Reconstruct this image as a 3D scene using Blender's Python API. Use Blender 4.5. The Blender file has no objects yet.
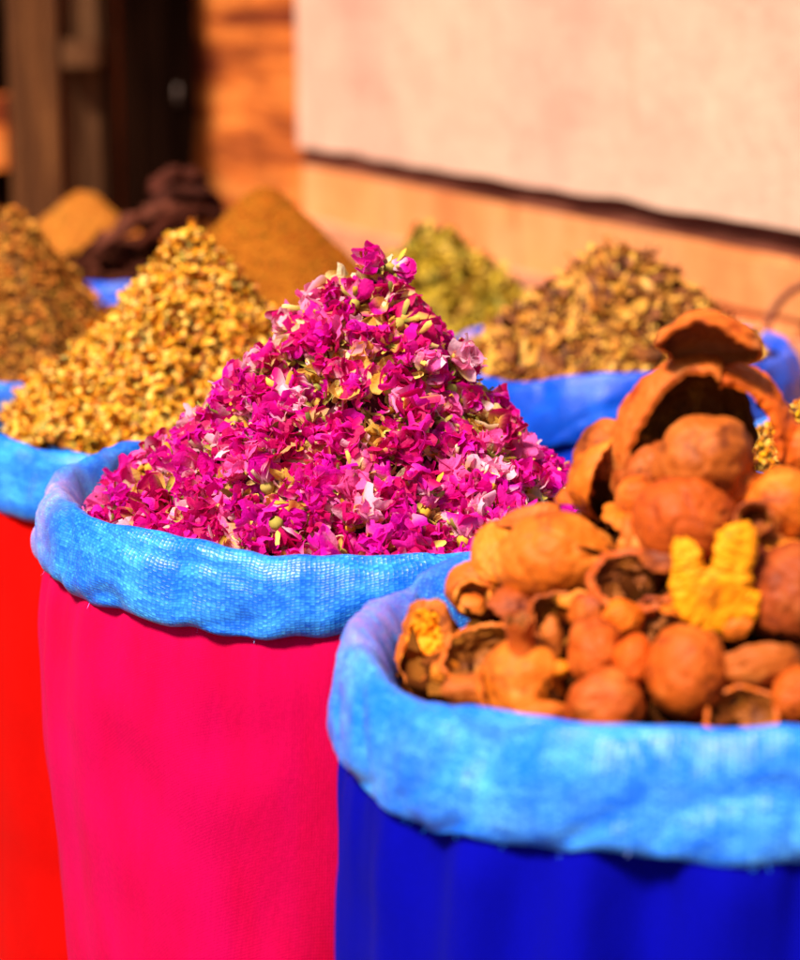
import bpy, math, random
import numpy as np
from mathutils import Vector, Matrix, noise as mnoise

random.seed(7); np.random.seed(7)
C = bpy.context.scene.collection
PI = math.pi
sc = bpy.context.scene

# ------------------------------------------------------------------ camera model
FPX = 2250.0; TH = math.radians(12.0); CAMZ = 1.31
CAM = Vector((0, 0, CAMZ))
FWD = Vector((0, math.cos(TH), -math.sin(TH)))
UPV = Vector((0, math.sin(TH), math.cos(TH)))
RGT = Vector((1, 0, 0))
def ray(px, py):
    return FWD + RGT*((px-400)/FPX) + UPV*(-(py-480)/FPX)
def P(px, py, d):
    return CAM + ray(px, py)*d
def camdir(r, u, t):
    """right, up, toward-the-viewer -> world direction"""
    return (RGT*r + UPV*u - FWD*t).normalized()

# ------------------------------------------------------------------ materials
def newmat(name):
    m = bpy.data.materials.new(name); m.use_nodes = True
    nt = m.node_tree; nt.nodes.clear()
    out = nt.nodes.new('ShaderNodeOutputMaterial')
    b = nt.nodes.new('ShaderNodeBsdfPrincipled')
    nt.links.new(b.outputs[0], out.inputs[0])
    return m, nt, b
def N(nt, t, **kw):
    n = nt.nodes.new(t)
    for k, v in kw.items():
        if k in n.inputs: n.inputs[k].default_value = v
        else: setattr(n, k, v)
    return n
def ramp(nt, fac, stops):
    r = nt.nodes.new('ShaderNodeValToRGB')
    el = r.color_ramp.elements
    while len(el) > 1: el.remove(el[-1])
    el[0].position = stops[0][0]; el[0].color = (*stops[0][1], 1)
    for p, c in stops[1:]:
        e = el.new(p); e.color = (*c, 1)
    nt.links.new(fac, r.inputs[0]); return r
def mixc(nt, fac, a, b, mode='MIX'):
    m = nt.nodes.new('ShaderNodeMix'); m.data_type = 'RGBA'; m.blend_type = mode
    for s, v in ((0, fac), (6, a), (7, b)):
        if isinstance(v, (int, float)): m.inputs[s].default_value = v
        elif isinstance(v, tuple): m.inputs[s].default_value = (*v, 1)
        else: nt.links.new(v, m.inputs[s])
    return m.outputs[2]
def noise(nt, scale, detail=4, rough=.55, coord=None, dist=0):
    n = N(nt, 'ShaderNodeTexNoise'); n.inputs['Scale'].default_value = scale
    n.inputs['Detail'].default_value = detail; n.inputs['Roughness'].default_value = rough
    n.inputs['Distortion'].default_value = dist
    if coord is not None: nt.links.new(coord, n.inputs['Vector'])
    return n.outputs['Fac']
def bump(nt, b, h, strength, dist):
    n = nt.nodes.new('ShaderNodeBump'); n.inputs['Strength'].default_value = strength
    n.inputs['Distance'].default_value = dist
    nt.links.new(h, n.inputs['Height']); nt.links.new(n.outputs[0], b.inputs['Normal']); return n
def math_(nt, op, a, b=0.0):
    m = nt.nodes.new('ShaderNodeMath'); m.operation = op
    for i, v in enumerate((a, b)):
        if isinstance(v, (int, float)): m.inputs[i].default_value = v
        else: nt.links.new(v, m.inputs[i])
    return m.outputs[0]
def objco(nt): return nt.nodes.new('ShaderNodeTexCoord').outputs['Object']

def mat_attr(name, rough=.7, spec=.2, tint_noise=40, amt=.25, sub=0):
    m, nt, b = newmat(name)
    a = N(nt, 'ShaderNodeAttribute', attribute_name='Col')
    n = noise(nt, tint_noise, 3, .6, objco(nt))
    c = mixc(nt, amt, a.outputs[0], ramp(nt, n, [(.3, (.25,.25,.25)), (.7, (1,1,1))]).outputs[0], 'MULTIPLY')
    nt.links.new(c, b.inputs['Base Color'])
    b.inputs['Roughness'].default_value = rough; b.inputs['Specular IOR Level'].default_value = spec
    if sub:
        bump(nt, b, noise(nt, 420, 3, .6, objco(nt)), .5, .002)
        tr = nt.nodes.new('ShaderNodeBsdfTranslucent'); nt.links.new(c, tr.inputs[0])
        ms = nt.nodes.new('ShaderNodeMixShader'); ms.inputs[0].default_value = sub
        nt.links.new(b.outputs[0], ms.inputs[1]); nt.links.new(tr.outputs[0], ms.inputs[2])
        out = [x for x in nt.nodes if x.type == 'OUTPUT_MATERIAL'][0]; nt.links.new(ms.outputs[0], out.inputs[0])
    return m

def mat_weave(name, lo, hi, tint=(.55,.30,.62), bright=1.0):
    m, nt, b = newmat(name)
    uv = nt.nodes.new('ShaderNodeUVMap').outputs[0]
    wob = N(nt, 'ShaderNodeTexNoise'); wob.inputs['Scale'].default_value = 70; wob.inputs['Detail'].default_value = 3; nt.links.new(uv, wob.inputs['Vector'])
    vm = nt.nodes.new('ShaderNodeVectorMath'); vm.operation = 'SCALE'; vm.inputs['Scale'].default_value = .005
    nt.links.new(wob.outputs['Color'], vm.inputs[0])
    va = nt.nodes.new('ShaderNodeVectorMath'); va.operation = 'ADD'
    nt.links.new(uv, va.inputs[0]); nt.links.new(vm.outputs[0], va.inputs[1])
    sp = nt.nodes.new('ShaderNodeSeparateXYZ'); nt.links.new(va.outputs[0], sp.inputs[0])
    U_, V_ = math_(nt, 'DIVIDE', sp.outputs[0], .0040), math_(nt, 'DIVIDE', sp.outputs[1], .0023)
    par = math_(nt, 'MODULO', math_(nt, 'ADD', math_(nt, 'FLOOR', U_), math_(nt, 'FLOOR', V_)), 2)
    par = math_(nt, 'ABSOLUTE', par)
    su = math_(nt, 'ABSOLUTE', math_(nt, 'SINE', math_(nt, 'MULTIPLY', U_, PI)))
    sv = math_(nt, 'ABSOLUTE', math_(nt, 'SINE', math_(nt, 'MULTIPLY', V_, PI)))
    # horizontal tape above: rounded across v, dives at its ends in u; the other parity the same turned
    hor = math_(nt, 'MULTIPLY', math_(nt, 'POWER', sv, .35), math_(nt, 'POWER', su, .6))
    ver = math_(nt, 'MULTIPLY', math_(nt, 'MULTIPLY', math_(nt, 'POWER', su, .35), math_(nt, 'POWER', sv, .6)), .55)
    wv = math_(nt, 'ADD', math_(nt, 'MULTIPLY', hor, par), math_(nt, 'MULTIPLY', ver, math_(nt, 'SUBTRACT', 1, par)))
    cell = nt.nodes.new('ShaderNodeTexWhiteNoise'); cell.noise_dimensions = '2D'
    cc = nt.nodes.new('ShaderNodeCombineXYZ'); nt.links.new(math_(nt, 'FLOOR', U_), cc.inputs[0]); nt.links.new(math_(nt, 'FLOOR', V_), cc.inputs[1])
    nt.links.new(cc.outputs[0], cell.inputs['Vector'])
    big = noise(nt, 16, 5, .6, uv)
    mp = nt.nodes.new('ShaderNodeMapping'); mp.inputs['Scale'].default_value = (7, 130, 1); nt.links.new(uv, mp.inputs[0])
    strk = noise(nt, 1, 3, .6, mp.outputs[0])
    f = math_(nt, 'ADD', math_(nt, 'MULTIPLY', wv, .30), math_(nt, 'MULTIPLY', math_(nt, 'SUBTRACT', cell.outputs['Value'], .5), .40))
    f = math_(nt, 'ADD', f, math_(nt, 'MULTIPLY', math_(nt, 'SUBTRACT', big, .44), 1.7))
    f = math_(nt, 'ADD', f, math_(nt, 'MULTIPLY', math_(nt, 'SUBTRACT', strk, .5), .7))
    col = ramp(nt, f, [(.0, lo), (.45, tuple(.65*l+.35*h for l, h in zip(lo, hi))), (.88, hi), (1.25, tuple(.35+.65*h for h in hi))]).outputs[0]  # palest stop paints sparse white glints into the tape colour
    wa = N(nt, 'ShaderNodeAttribute', attribute_name='tint')
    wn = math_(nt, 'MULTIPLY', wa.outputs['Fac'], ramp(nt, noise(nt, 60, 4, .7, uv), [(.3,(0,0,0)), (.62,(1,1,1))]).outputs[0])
    col = mixc(nt, wn, col, tint)  # patchy pink-lavender tint where the mask is set
    nt.links.new(col, b.inputs['Base Color'])
    b.inputs['Roughness'].default_value = .36; b.inputs['Specular IOR Level'].default_value = .36
    h = math_(nt, 'ADD', math_(nt, 'ADD', wv, math_(nt, 'MULTIPLY', cell.outputs['Value'], .25)), math_(nt, 'MULTIPLY', strk, .5))
    bump(nt, b, h, .42, .0009)
    return m

def mat_cloth(name, a, c, top=None):
    m, nt, b = newmat(name)
    uv = nt.nodes.new('ShaderNodeUVMap').outputs[0]
    mp = nt.nodes.new('ShaderNodeMapping'); mp.inputs['Scale'].default_value = (9, 2.5, 1); nt.links.new(uv, mp.inputs[0])
    n = noise(nt, 1, 4, .55, mp.outputs[0])
    col = ramp(nt, n, [(.3, a), (.72, c)]).outputs[0]
    # thread grain
    w1 = N(nt, 'ShaderNodeTexWave', wave_type='BANDS', bands_direction='X'); w1.inputs['Scale'].default_value = 260; w1.inputs['Distortion'].default_value = 1.5
    w2 = N(nt, 'ShaderNodeTexWave', wave_type='BANDS', bands_direction='Y'); w2.inputs['Scale'].default_value = 260; w2.inputs['Distortion'].default_value = 1.5
    nt.links.new(uv, w1.inputs[0]); nt.links.new(uv, w2.inputs[0])
    th = math_(nt, 'MULTIPLY', w1.outputs['Fac'], w2.outputs['Fac'])
    fuzz = noise(nt, 220, 3, .7, uv)
    col = mixc(nt, .18, col, ramp(nt, fuzz, [(.35,(.45,.45,.45)), (.65,(1,1,1))]).outputs[0], 'MULTIPLY')
    nt.links.new(col, b.inputs['Base Color'])
    b.inputs['Roughness'].default_value = .9; b.inputs['Specular IOR Level'].default_value = .05
    b.inputs['Sheen Weight'].default_value = .03; b.inputs['Sheen Roughness'].default_value = .4
    b.inputs['Sheen Tint'].default_value = (*[min(1, v*1.2+.1) for v in c], 1)
    crease = noise(nt, 1.0, 5, .6, mp.outputs[0], .6)
    h = math_(nt, 'ADD', math_(nt, 'MULTIPLY', th, .05), crease)
    bump(nt, b, h, .35, .02)
    return m

def mat_rind(name, base, dark, pale, bmp=.5):
    m, nt, b = newmat(name)
    o = objco(nt)
    oi = nt.nodes.new('ShaderNodeObjectInfo')
    va = nt.nodes.new('ShaderNodeVectorMath'); va.operation = 'ADD'
    cx = nt.nodes.new('ShaderNodeCombineXYZ')
    nt.links.new(math_(nt, 'MULTIPLY', oi.outputs['Random'], 9), cx.inputs[0])
    nt.links.new(o, va.inputs[0]); nt.links.new(cx.outputs[0], va.inputs[1])
    v = va.outputs[0]
    n1 = noise(nt, 28, 5, .6, v, .4); n2 = noise(nt, 140, 4, .65, v); n3 = noise(nt, 55, 3, .5, v)
    col = ramp(nt, n1, [(.34, dark), (.46, base), (.56, base), (.70, pale)]).outputs[0]
    col = mixc(nt, ramp(nt, n2, [(.56,(0,0,0)), (.72,(.62,.62,.62))]).outputs[0], col, tuple(x*.5 for x in dark))
    col = mixc(nt, ramp(nt, n3, [(.58,(0,0,0)), (.75,(.6,.6,.6))]).outputs[0], col, pale)
    hs = nt.nodes.new('ShaderNodeHueSaturation')
    nt.links.new(math_(nt, 'ADD', .495, math_(nt, 'MULTIPLY', oi.outputs['Random'], .012)), hs.inputs['Hue'])
    nt.links.new(math_(nt, 'ADD', .8, math_(nt, 'MULTIPLY', oi.outputs['Random'], .4)), hs.inputs['Value'])
    nt.links.new(col, hs.inputs['Color'])
    nt.links.new(hs.outputs[0], b.inputs['Base Color'])
    b.inputs['Roughness'].default_value = .60; b.inputs['Specular IOR Level'].default_value = .18
    h = math_(nt, 'ADD', math_(nt, 'MULTIPLY', n2, .25), n1)
    bump(nt, b, h, bmp, .006)
    return m

def mat_ramp(name, scale, stops, rough=.9, spec=.1, stretch=(1,1,1), bstr=.4, bdist=.01, bscale=None, detail=6, world=False):
    m, nt, b = newmat(name)
    o = objco(nt)
    mp = nt.nodes.new('ShaderNodeMapping'); mp.inputs['Scale'].default_value = stretch; nt.links.new(o, mp.inputs[0])
    n = noise(nt, scale, detail, .6, mp.outputs[0], .3)
    nt.links.new(ramp(nt, n, stops).outputs[0], b.inputs['Base Color'])
    b.inputs['Roughness'].default_value = rough; b.inputs['Specular IOR Level'].default_value = spec
    bump(nt, b, noise(nt, bscale or scale*4, 6, .65, mp.outputs[0]), bstr, bdist)
    return m

# ------------------------------------------------------------------ object helpers
def obj(name, verts, faces, mats, parent=None, smooth=True, uvs=None, cols=None, tint=None, midx=None, loc=None):
    me = bpy.data.meshes.new(name)
    if loc is not None:
        verts = [Vector(v)-loc for v in verts] if not isinstance(verts, np.ndarray) else verts-np.array(loc)
    me.from_pydata([tuple(v) for v in verts], [], [tuple(f) for f in faces])
    for m in (mats if isinstance(mats, (list, tuple)) else [mats]): me.materials.append(m)
    if smooth: me.polygons.foreach_set('use_smooth', [True]*len(me.polygons))
    if midx is not None: me.polygons.foreach_set('material_index', list(midx))
    if uvs is not None:
        ul = me.uv_layers.new(name='UVMap')
        li = np.zeros(len(me.loops), dtype=np.int32); me.loops.foreach_get('vertex_index', li)
        ul.data.foreach_set('uv', np.asarray(uvs, dtype=np.float32)[li].ravel())
    if cols is not None:
        ca = me.color_attributes.new('Col', 'FLOAT_COLOR', 'POINT')
        c4 = np.ones((len(verts), 4), dtype=np.float32); c4[:, :3] = cols
        ca.data.foreach_set('color', c4.ravel())
    if tint is not None:
        at = me.attributes.new('tint', 'FLOAT', 'POINT'); at.data.foreach_set('value', np.asarray(tint, dtype=np.float32))
    me.update()
    o = bpy.data.objects.new(name, me); C.objects.link(o)
    if loc is not None: o.location = loc
    if parent is not None: o.parent = parent
    return o
def tag(o, label, cat, group=None, kind=None):
    o['label'] = label; o['category'] = cat
    if group: o['group'] = group
    if kind: o['kind'] = kind
    return o
def thing(name, label, cat, loc=(0,0,0), group=None):
    o = bpy.data.objects.new(name, None); C.objects.link(o); o.location = loc
    o.empty_display_size = .05
    return tag(o, label, cat, group)
def cr(pts, n):
    pts = [np.array(p, float) for p in pts]; L = len(pts)-1; out = []
    for i in range(n):
        t = i/(n-1)*L; k = min(int(t), L-1); f = t-k
        p0, p1, p2, p3 = pts[max(k-1,0)], pts[k], pts[k+1], pts[min(k+2, L)]
        out.append(.5*((2*p1)+(-p0+p2)*f+(2*p0-5*p1+4*p2-p3)*f*f+(-p0+3*p1-3*p2+p3)*f**3))
    return np.array(out)
def n3(x, y, z): return mnoise.noise(Vector((x, y, z)))
def interp_phi(ctrl, phi):
    """periodic smooth interpolation of [(deg, value)]"""
    if not ctrl: return 0.0
    d = math.degrees(phi) % 360
    c = sorted((a % 360, v) for a, v in ctrl)
    c = [(c[-1][0]-360, c[-1][1])] + c + [(c[0][0]+360, c[0][1])]
    for (a0, v0), (a1, v1) in zip(c, c[1:]):
        if a0 <= d <= a1:
            t = (d-a0)/max(a1-a0, 1e-6); t = t*t*(3-2*t); return v0+(v1-v0)*t
    return 0.0

# ------------------------------------------------------------------ sacks
def make_sack(label, cx, cy, R, zc, cuffmat, bodymat, seed, crest=None, cuffh=.08, fold_=1.0, cufflen=None, ell=.015, tintf=None, nphi=200, ruck=1.0, group=None):
    root = thing('spice_sack', label, 'sack', (cx, cy, 0), group)
    s = seed*7.3
    NP = 40
    verts, uvs, tint = [], [], []
    k = cuffh/.08
    prof0 = [(-.062,-.13), (-.048,-.07), (-.036,-.03), (-.024,-.006), (-.013,.001), (-.004,-.005), (.003,-.022*k), (.007,-.044*k), (.009,-.064*k), (.006,-.079*k), (-.004,-.081*k), (-.012,-.066*k)]
    prof = cr(prof0, NP)
    arc = np.concatenate([[0], np.cumsum(np.hypot(*np.diff(prof, axis=0).T))])
    for i in range(nphi):
        phi = 2*PI*i/nphi; c_, s_ = math.cos(phi), math.sin(phi)
        rr = R*(1+ell*math.cos(2*phi+seed)+.012*n3(c_*1.5+s, s_*1.5, 0))
        dz = interp_phi(crest, phi) + .007*ruck*n3(c_*2.6+s, s_*2.6, 3) + .003*n3(c_*9+s, s_*9, 5)
        cl = 1 + .12*n3(c_*2+s, s_*2, 9) + .05*n3(c_*8, s_*8+s, 2) + interp_phi(cufflen, phi)
        for j in range(NP):
            pr, pz = prof[j]
            t = j/(NP-1)
            z = pz*cl if j > 15 else pz
            cr_ = (.0030*n3(c_*6+s, s_*6, t*3.0) + .0022*n3(c_*17+s, s_*17, t*7) + .0011*n3(c_*45, s_*45+s, t*16))*ruck
            # rucks radiating over the crest
            cr_ += .0035*ruck*n3(phi*5+s+t*2.5, t*4.5-phi*1.5, 1)
            cr_ -= .0042*ruck*max(0, 1-abs(n3(phi*2.6+s+t*1.6, t*2.6-phi*.8, 21))*8)
            if j > 34: cr_ *= .5
            r = rr+pr+cr_
            verts.append((r*c_, r*s_, zc+dz+z+cr_*.3))
            uvs.append((phi*R, arc[j]+.02*n3(c_*2, s_*2, s)))
            tint.append(max(0, min(1, tintf(phi, t))) if tintf else 0)
    faces = []
    for i in range(nphi):
        i2 = (i+1) % nphi
        for j in range(NP-1):
            faces.append((i*NP+j, i2*NP+j, i2*NP+j+1, i*NP+j+1))
    o = obj('cuff', verts, faces, cuffmat, root, uvs=uvs, tint=tint)
    # frayed ends of tape along the lower lip of the cuff
    fv, ff = [], []
    rnd = random.Random(seed)
    for q in range(60):
        i = rnd.randrange(nphi); j = rnd.choice((31, 32, 33, 34, 35))
        b0 = Vector(verts[i*NP+j]); out = Vector((b0.x, b0.y, 0)).normalized()
        tn = Vector((-out.y, out.x, 0))
        L = rnd.uniform(.002, .006); d = (out*rnd.uniform(.1, .6)+Vector((0, 0, -rnd.uniform(.4, 1)))+tn*rnd.uniform(-.8, .8)).normalized()
        w = tn*rnd.uniform(.00012, .0003); p1 = b0+d*L*.5+out*.0008; p2 = b0+d*L+out*rnd.uniform(0, .003)
        k0 = len(fv)
        fv += [b0-w, b0+w, p1+w, p1-w, p2]
        ff += [(k0, k0+1, k0+2, k0+3), (k0+3, k0+2, k0+4)]
    ft = obj('frayed_threads', fv, ff, cuffmat, o, uvs=[(0, 0)]*len(fv), tint=[0]*len(fv)); ft['kind'] = 'stuff'
    # body
    NB = 60; verts, uvs = [], []
    for i in range(nphi):
        phi = 2*PI*i/nphi; c_, s_ = math.cos(phi), math.sin(phi)
        rr = R*(1+ell*math.cos(2*phi+seed)+.012*n3(c_*1.5+s, s_*1.5, 0))
        dz = interp_phi(crest, phi)
        top = zc+dz-.055*k
        for j in range(NB):
            t = (j/(NB-1))**1.25; z = top*(1-t); d = top-z
            off = -.016 + .020*(1-math.exp(-d/.03)) - .018*min(1, d/.45)**2 + .004*math.sin(min(d/.3, 1)*PI)
            fold = (fold_-1)*.011*n3(phi*4.5+s+d*.8, d*1.1, 31)*min(1, d/.05)+n3(phi*5.5+s, d*1.6, 2)*.0075*math.exp(-d/.16) + n3(phi*15+s+d*3, d*2.5, 7)*.0035*math.exp(-d/.06)
            big = .006*n3(c_*2.1+s, s_*2.1, d*2.2) + .0035*n3(c_*4+s+d*2, s_*4, d*9)*ruck
            sag = .004*n3(phi*3+s, d*14+math.sin(phi*4)*.7, 11)*math.exp(-((d-.12)/.12)**2)
            r = rr+off+(fold*fold_+big)*ruck+sag
            verts.append((r*c_, r*s_, z)); uvs.append((phi*R, z))
    faces = []
    for i in range(nphi):
        i2 = (i+1) % nphi
        for j in range(NB-1):
            faces.append((i*NB+j, i*NB+j+1, i2*NB+j+1, i2*NB+j))
    obj('cloth_body', verts, faces, bodymat, root, uvs=uvs)
    return root

# ------------------------------------------------------------------ heaps
class Acc:
    def __init__(s): s.v=[]; s.f=[]; s.c=[]; s.m=[]; s.n=0
    def add(s, v, f, c, mi=0):
        v = np.asarray(v, float); s.v.append(v)
        s.f += [tuple(int(a)+s.n for a in q) for q in f]; s.m += [mi]*len(f)
        c = np.asarray(c, float)
        s.c.append(np.broadcast_to(c, (len(v), 3)).copy()); s.n += len(v)
    def build(s, name, mats, loc, smooth=True):
        return obj(name, np.concatenate(s.v), s.f, mats, None, smooth, cols=np.concatenate(s.c), midx=s.m, loc=Vector(loc))

class Heap:
    """a mound: centre, foot radius, foot level, height above the foot; sh bends the profile"""
    def __init__(s, cx, cy, R, z0, H, ax=0, ay=0, sh=1.0, rough=.012, seed=0, tipr=.1):
        s.__dict__.update(locals())
    def z(s, r, phi):
        t = min(r/s.R, 1.25)
        k = s.tipr
        u = math.sqrt(t*t+k*k)-k*.55         # rounded tip
        lump = s.rough*(n3(math.cos(phi)*t*4+s.seed, math.sin(phi)*t*4, 1)+.5*n3(math.cos(phi)*t*9+s.seed, math.sin(phi)*t*9, 4))
        return s.z0 + s.H*(1-max(u, 0)**s.sh) + lump
    def pt(s, r, phi):
        w = max(0, 1-r/s.R)
        return Vector((s.cx+s.ax*w+r*math.cos(phi), s.cy+s.ay*w+r*math.sin(phi), s.z(r, phi)))
    def frame(s, r, phi):
        p = s.pt(r, phi); e = .004
        a = s.pt(r+e, phi)-p; b = s.pt(max(r, .01), phi+e/max(r, .02))-s.pt(max(r, .01), phi)
        n = a.cross(b).normalized()
        if n.z < 0: n = -n
        return p, n
    def rand(s, rnd, front=False, rmax=1.1):
        while True:
            r = s.R*rmax*math.sqrt(rnd.random())
            phi = rnd.uniform(-PI, PI)
            if front and math.sin(phi) > .35: continue
            return (r, phi)
    def core(s, acc, col, mi=0, nr=36, nphi=90, sink=0, rmax=1.02):
        v, f = [], []
        for i in range(nr+1):
            for j in range(nphi):
                p = s.pt(s.R*rmax*i/nr, 2*PI*j/nphi); p.z -= sink; v.append(p)
        for i in range(nr):
            for j in range(nphi):
                j2 = (j+1) % nphi
                f.append((i*nphi+j, (i+1)*nphi+j, (i+1)*nphi+j2, i*nphi+j2))
        acc.add([tuple(p) for p in v], f, col, mi)

def basis(n, roll, rnd=None, tilt=0):
    n = Vector(n)
    if tilt:
        n = (n+Vector((rnd.gauss(0,1), rnd.gauss(0,1), rnd.gauss(0,1)))*tilt).normalized()
    a = Vector((0,0,1)) if abs(n.z) < .9 else Vector((1,0,0))
    x = a.cross(n).normalized(); y = n.cross(x)
    c, s = math.cos(roll), math.sin(roll)
    X = x*c+y*s; Y = -x*s+y*c
    return np.array([[X.x, Y.x, n.x], [X.y, Y.y, n.y], [X.z, Y.z, n.z]])
def place(v, B, p, s=1): return (np.asarray(v)*s) @ B.T + np.array(p)
def lerp(a, b, t): return tuple(x+(y-x)*t for x, y in zip(a, b))

# --- petals
def petal(rnd, L, W, curl, cup, nu=4, nv=5, crum=.12):
    """grid along +Y, lying in XY, curling up +Z"""
    v = []; sx = rnd.uniform(0, 50)
    for j in range(nv):
        t = j/(nv-1)
        w = W*(.22+.95*math.sin(PI*min(t*.80+.06, 1))**.8)
        for i in range(nu):
            u = i/(nu-1)*2-1
            ang = curl*t
            y = L*math.sin(ang)/max(curl, .01) if curl > .05 else L*t
            z = L*(1-math.cos(ang))/max(curl, .01) if curl > .05 else 0
            z += cup*u*u*w + crum*L*n3(u*1.8+sx, t*2.5, sx)+crum*.6*L*n3(u*4+sx, t*5, sx)+crum*.35*L*n3(u*8+sx, t*9, sx)
            v.append((u*w*.5+crum*.5*L*n3(sx, u*2, t*3), y-.06*L*u*u*(t > .9), z))
    f = [(j*nu+i, j*nu+i+1, (j+1)*nu+i+1, (j+1)*nu+i) for j in range(nv-1) for i in range(nu-1)]
    tt = [j/(nv-1) for j in range(nv) for i in range(nu)]
    return np.array(v), f, np.array(tt)
MAG = [(.80,.001,.30), (.86,.003,.38), (.72,.001,.18), (.80,.003,.46), (.90,.012,.42), (.58,.001,.12)]
PALE = [(.95,.28,.52), (.97,.60,.70), (.95,.12,.46), (.97,.52,.64)]
CREAM = [(.94,.66,.24), (.95,.76,.46), (.90,.52,.10)]
GOLD = [(.66,.34,.03), (.55,.25,.02), (.72,.44,.07)]
OLIVE = [(.30,.24,.03), (.40,.30,.05), (.24,.22,.04), (.5,.36,.08)]
def pcol(rnd, tip, base, tt, k=1.6):
    t = np.clip((np.clip(tt, 0, 1)**k-.12)/.5, 0, 1)[:, None]; t = t*t*(3-2*t)
    return np.array(base)*(1-t)+np.array(tip)*t
def petal_colors(rnd, tt, p=None):
    q = rnd.random()
    if p is not None: q = min(.999, max(0, .5+1.5*n3(p.x*38, p.y*38, p.z*38)+rnd.gauss(0, .24)))
    if q < .34: return pcol(rnd, rnd.choice(MAG), rnd.choice(MAG+PALE), tt, .5)
    if q < .58: return pcol(rnd, rnd.choice(MAG+PALE), rnd.choice(CREAM), tt, 1.3)
    if q < .74: return pcol(rnd, rnd.choice(PALE), rnd.choice(CREAM), tt, .9)
    return pcol(rnd, rnd.choice(CREAM), rnd.choice(GOLD), tt, 1)
def rotx(v, a):
    c, s = math.cos(a), math.sin(a); return v @ np.array([[1,0,0],[0,c,-s],[0,s,c]]).T
def rotz(v, a):
    c, s = math.cos(a), math.sin(a); return v @ np.array([[c,-s,0],[s,c,0],[0,0,1]]).T

def bud_variant(i):
    rnd = random.Random(100+i)
    A = Acc(); K = Acc()
    npet = rnd.randint(8, 13); pale = rnd.random() < .36
    op = rnd.uniform(.45, 1.15)
    base = rnd.choice(CREAM+PALE+PALE); tips = [rnd.choice(PALE if pale else MAG) for _ in range(3)]
    for k in range(npet):
        f = k/npet
        L = rnd.uniform(.012, .0175); W = rnd.uniform(.012, .018)
        v, fc, tt = petal(rnd, L, W, rnd.uniform(.6, 1.9), rnd.uniform(.0, .7), 6, 7, rnd.uniform(.12, .24))
        v = rotx(v, (PI/2)*(1-f*op)+rnd.gauss(0, .2))          # opens outward with f
        v[:, 1] += .0012
        v = rotz(v, k*2.4+rnd.gauss(0, .3))
        v[:, 2] -= .005*f
        c = pcol(rnd, rnd.choice(tips), base if rnd.random() < .72 else rnd.choice(tips), tt, rnd.uniform(.7, 1.9))
        A.add(v, fc, c)
    # calyx: cup and five narrow sepals, dry and yellow-green
    nv, nf = [], []
    for j in range(5):
        t = j/4; r = .0012+.0032*math.sin(PI*(.1+.8*t)); z = -.009+.008*t
        for q in range(8): nv.append((r*math.cos(q*PI/4), r*math.sin(q*PI/4), z))
    nf = [(j*8+q, j*8+(q+1) % 8, (j+1)*8+(q+1) % 8, (j+1)*8+q) for j in range(4) for q in range(8)]
    K.add(nv, nf, rnd.choice(OLIVE+GOLD))
    for k in range(5):
        v, fc, tt = petal(rnd, rnd.uniform(.010, .016), .0034, rnd.uniform(.3, 1.2), .5, 3, 5, .08)
        v = rotx(v, rnd.uniform(-.5, .9)); v[:, 1] += .002; v = rotz(v, k*1.257+rnd.gauss(0, .2)); v[:, 2] -= .002
        K.add(v, fc, pcol(rnd, rnd.choice(OLIVE+GOLD+CREAM), rnd.choice(OLIVE), tt))
    return A, K

# --- blobs for buds / grains
def ico(sub):
    import bmesh
    bm = bmesh.new(); bmesh.ops.create_icosphere(bm, subdivisions=sub, radius=1)
    v = np.array([x.co[:] for x in bm.verts]); f = [[q.index for q in p.verts] for p in bm.faces]; bm.free(); return v, f
ICO1, ICO2 = ico(1), ico(2)

# ================================================================== SETTING
EXPO = 1.25
# colours
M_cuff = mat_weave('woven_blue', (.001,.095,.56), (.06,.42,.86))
M_cuff_front = mat_weave('woven_pale_blue', (.001,.115,.68), (.10,.44,.90), tint=(.55,.16,.35))
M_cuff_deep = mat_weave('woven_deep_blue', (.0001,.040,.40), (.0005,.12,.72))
M_pink = mat_cloth('magenta_cloth', (.44,.0,.020), (.52,.0003,.078))
M_red = mat_cloth('red_cloth', (.42,.0003,.0002), (.50,.0016,.0003))
M_blue = mat_cloth('ultramarine_cloth', (.0002,.0003,.20), (.0003,.0005,.30))
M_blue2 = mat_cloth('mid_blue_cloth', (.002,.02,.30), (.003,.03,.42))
M_petal = mat_attr('petal', .55, .2, 260, .15, .5)
M_calyx = mat_attr('calyx', .7, .15, 300, .35)
M_bud = mat_attr('yellow_bud', .6, .25, 400, .4)
M_chip = mat_attr('leaf_chip', .65, .25, 220, .45)
M_herb = mat_attr('herb', .7, .2, 200, .4)
M_crumb = mat_attr('spice_crumb', .85, .1, 260, .3)
M_powder = mat_attr('spice_powder', .95, .05, 90, .35)
M_pod = mat_attr('dark_pod', .85, .03, 60, .5)
RINDS = {
 'orange': mat_rind('orange_rind', (0.4536,0.0784,0.004), (0.2016,0.024,0.0016), (0.6048,0.16,0.0208)),
 'pale': mat_rind('pale_rind', (0.5544,0.12,0.008), (0.3192,0.04,0.0024), (0.6552,0.216,0.04)),
 'red': mat_rind('red_rind', (0.504,0.0656,0.0024), (0.2688,0.024,0.0016), (0.588,0.12,0.0096)),
 'brown': mat_rind('brown_rind', (0.3192,0.056,0.0056), (0.1092,0.0144,0.0024), (0.4704,0.124,0.0224)),
 'gold': mat_rind('golden_pith', (.70,.185,.001), (.34,.050,.001), (.86,.33,.006), 1.0),
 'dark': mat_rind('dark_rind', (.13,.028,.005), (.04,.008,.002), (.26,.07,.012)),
}
M_inner = mat_rind('rind_inside', (.24,.060,.006), (.08,.016,.003), (.50,.17,.012), .9)

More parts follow.
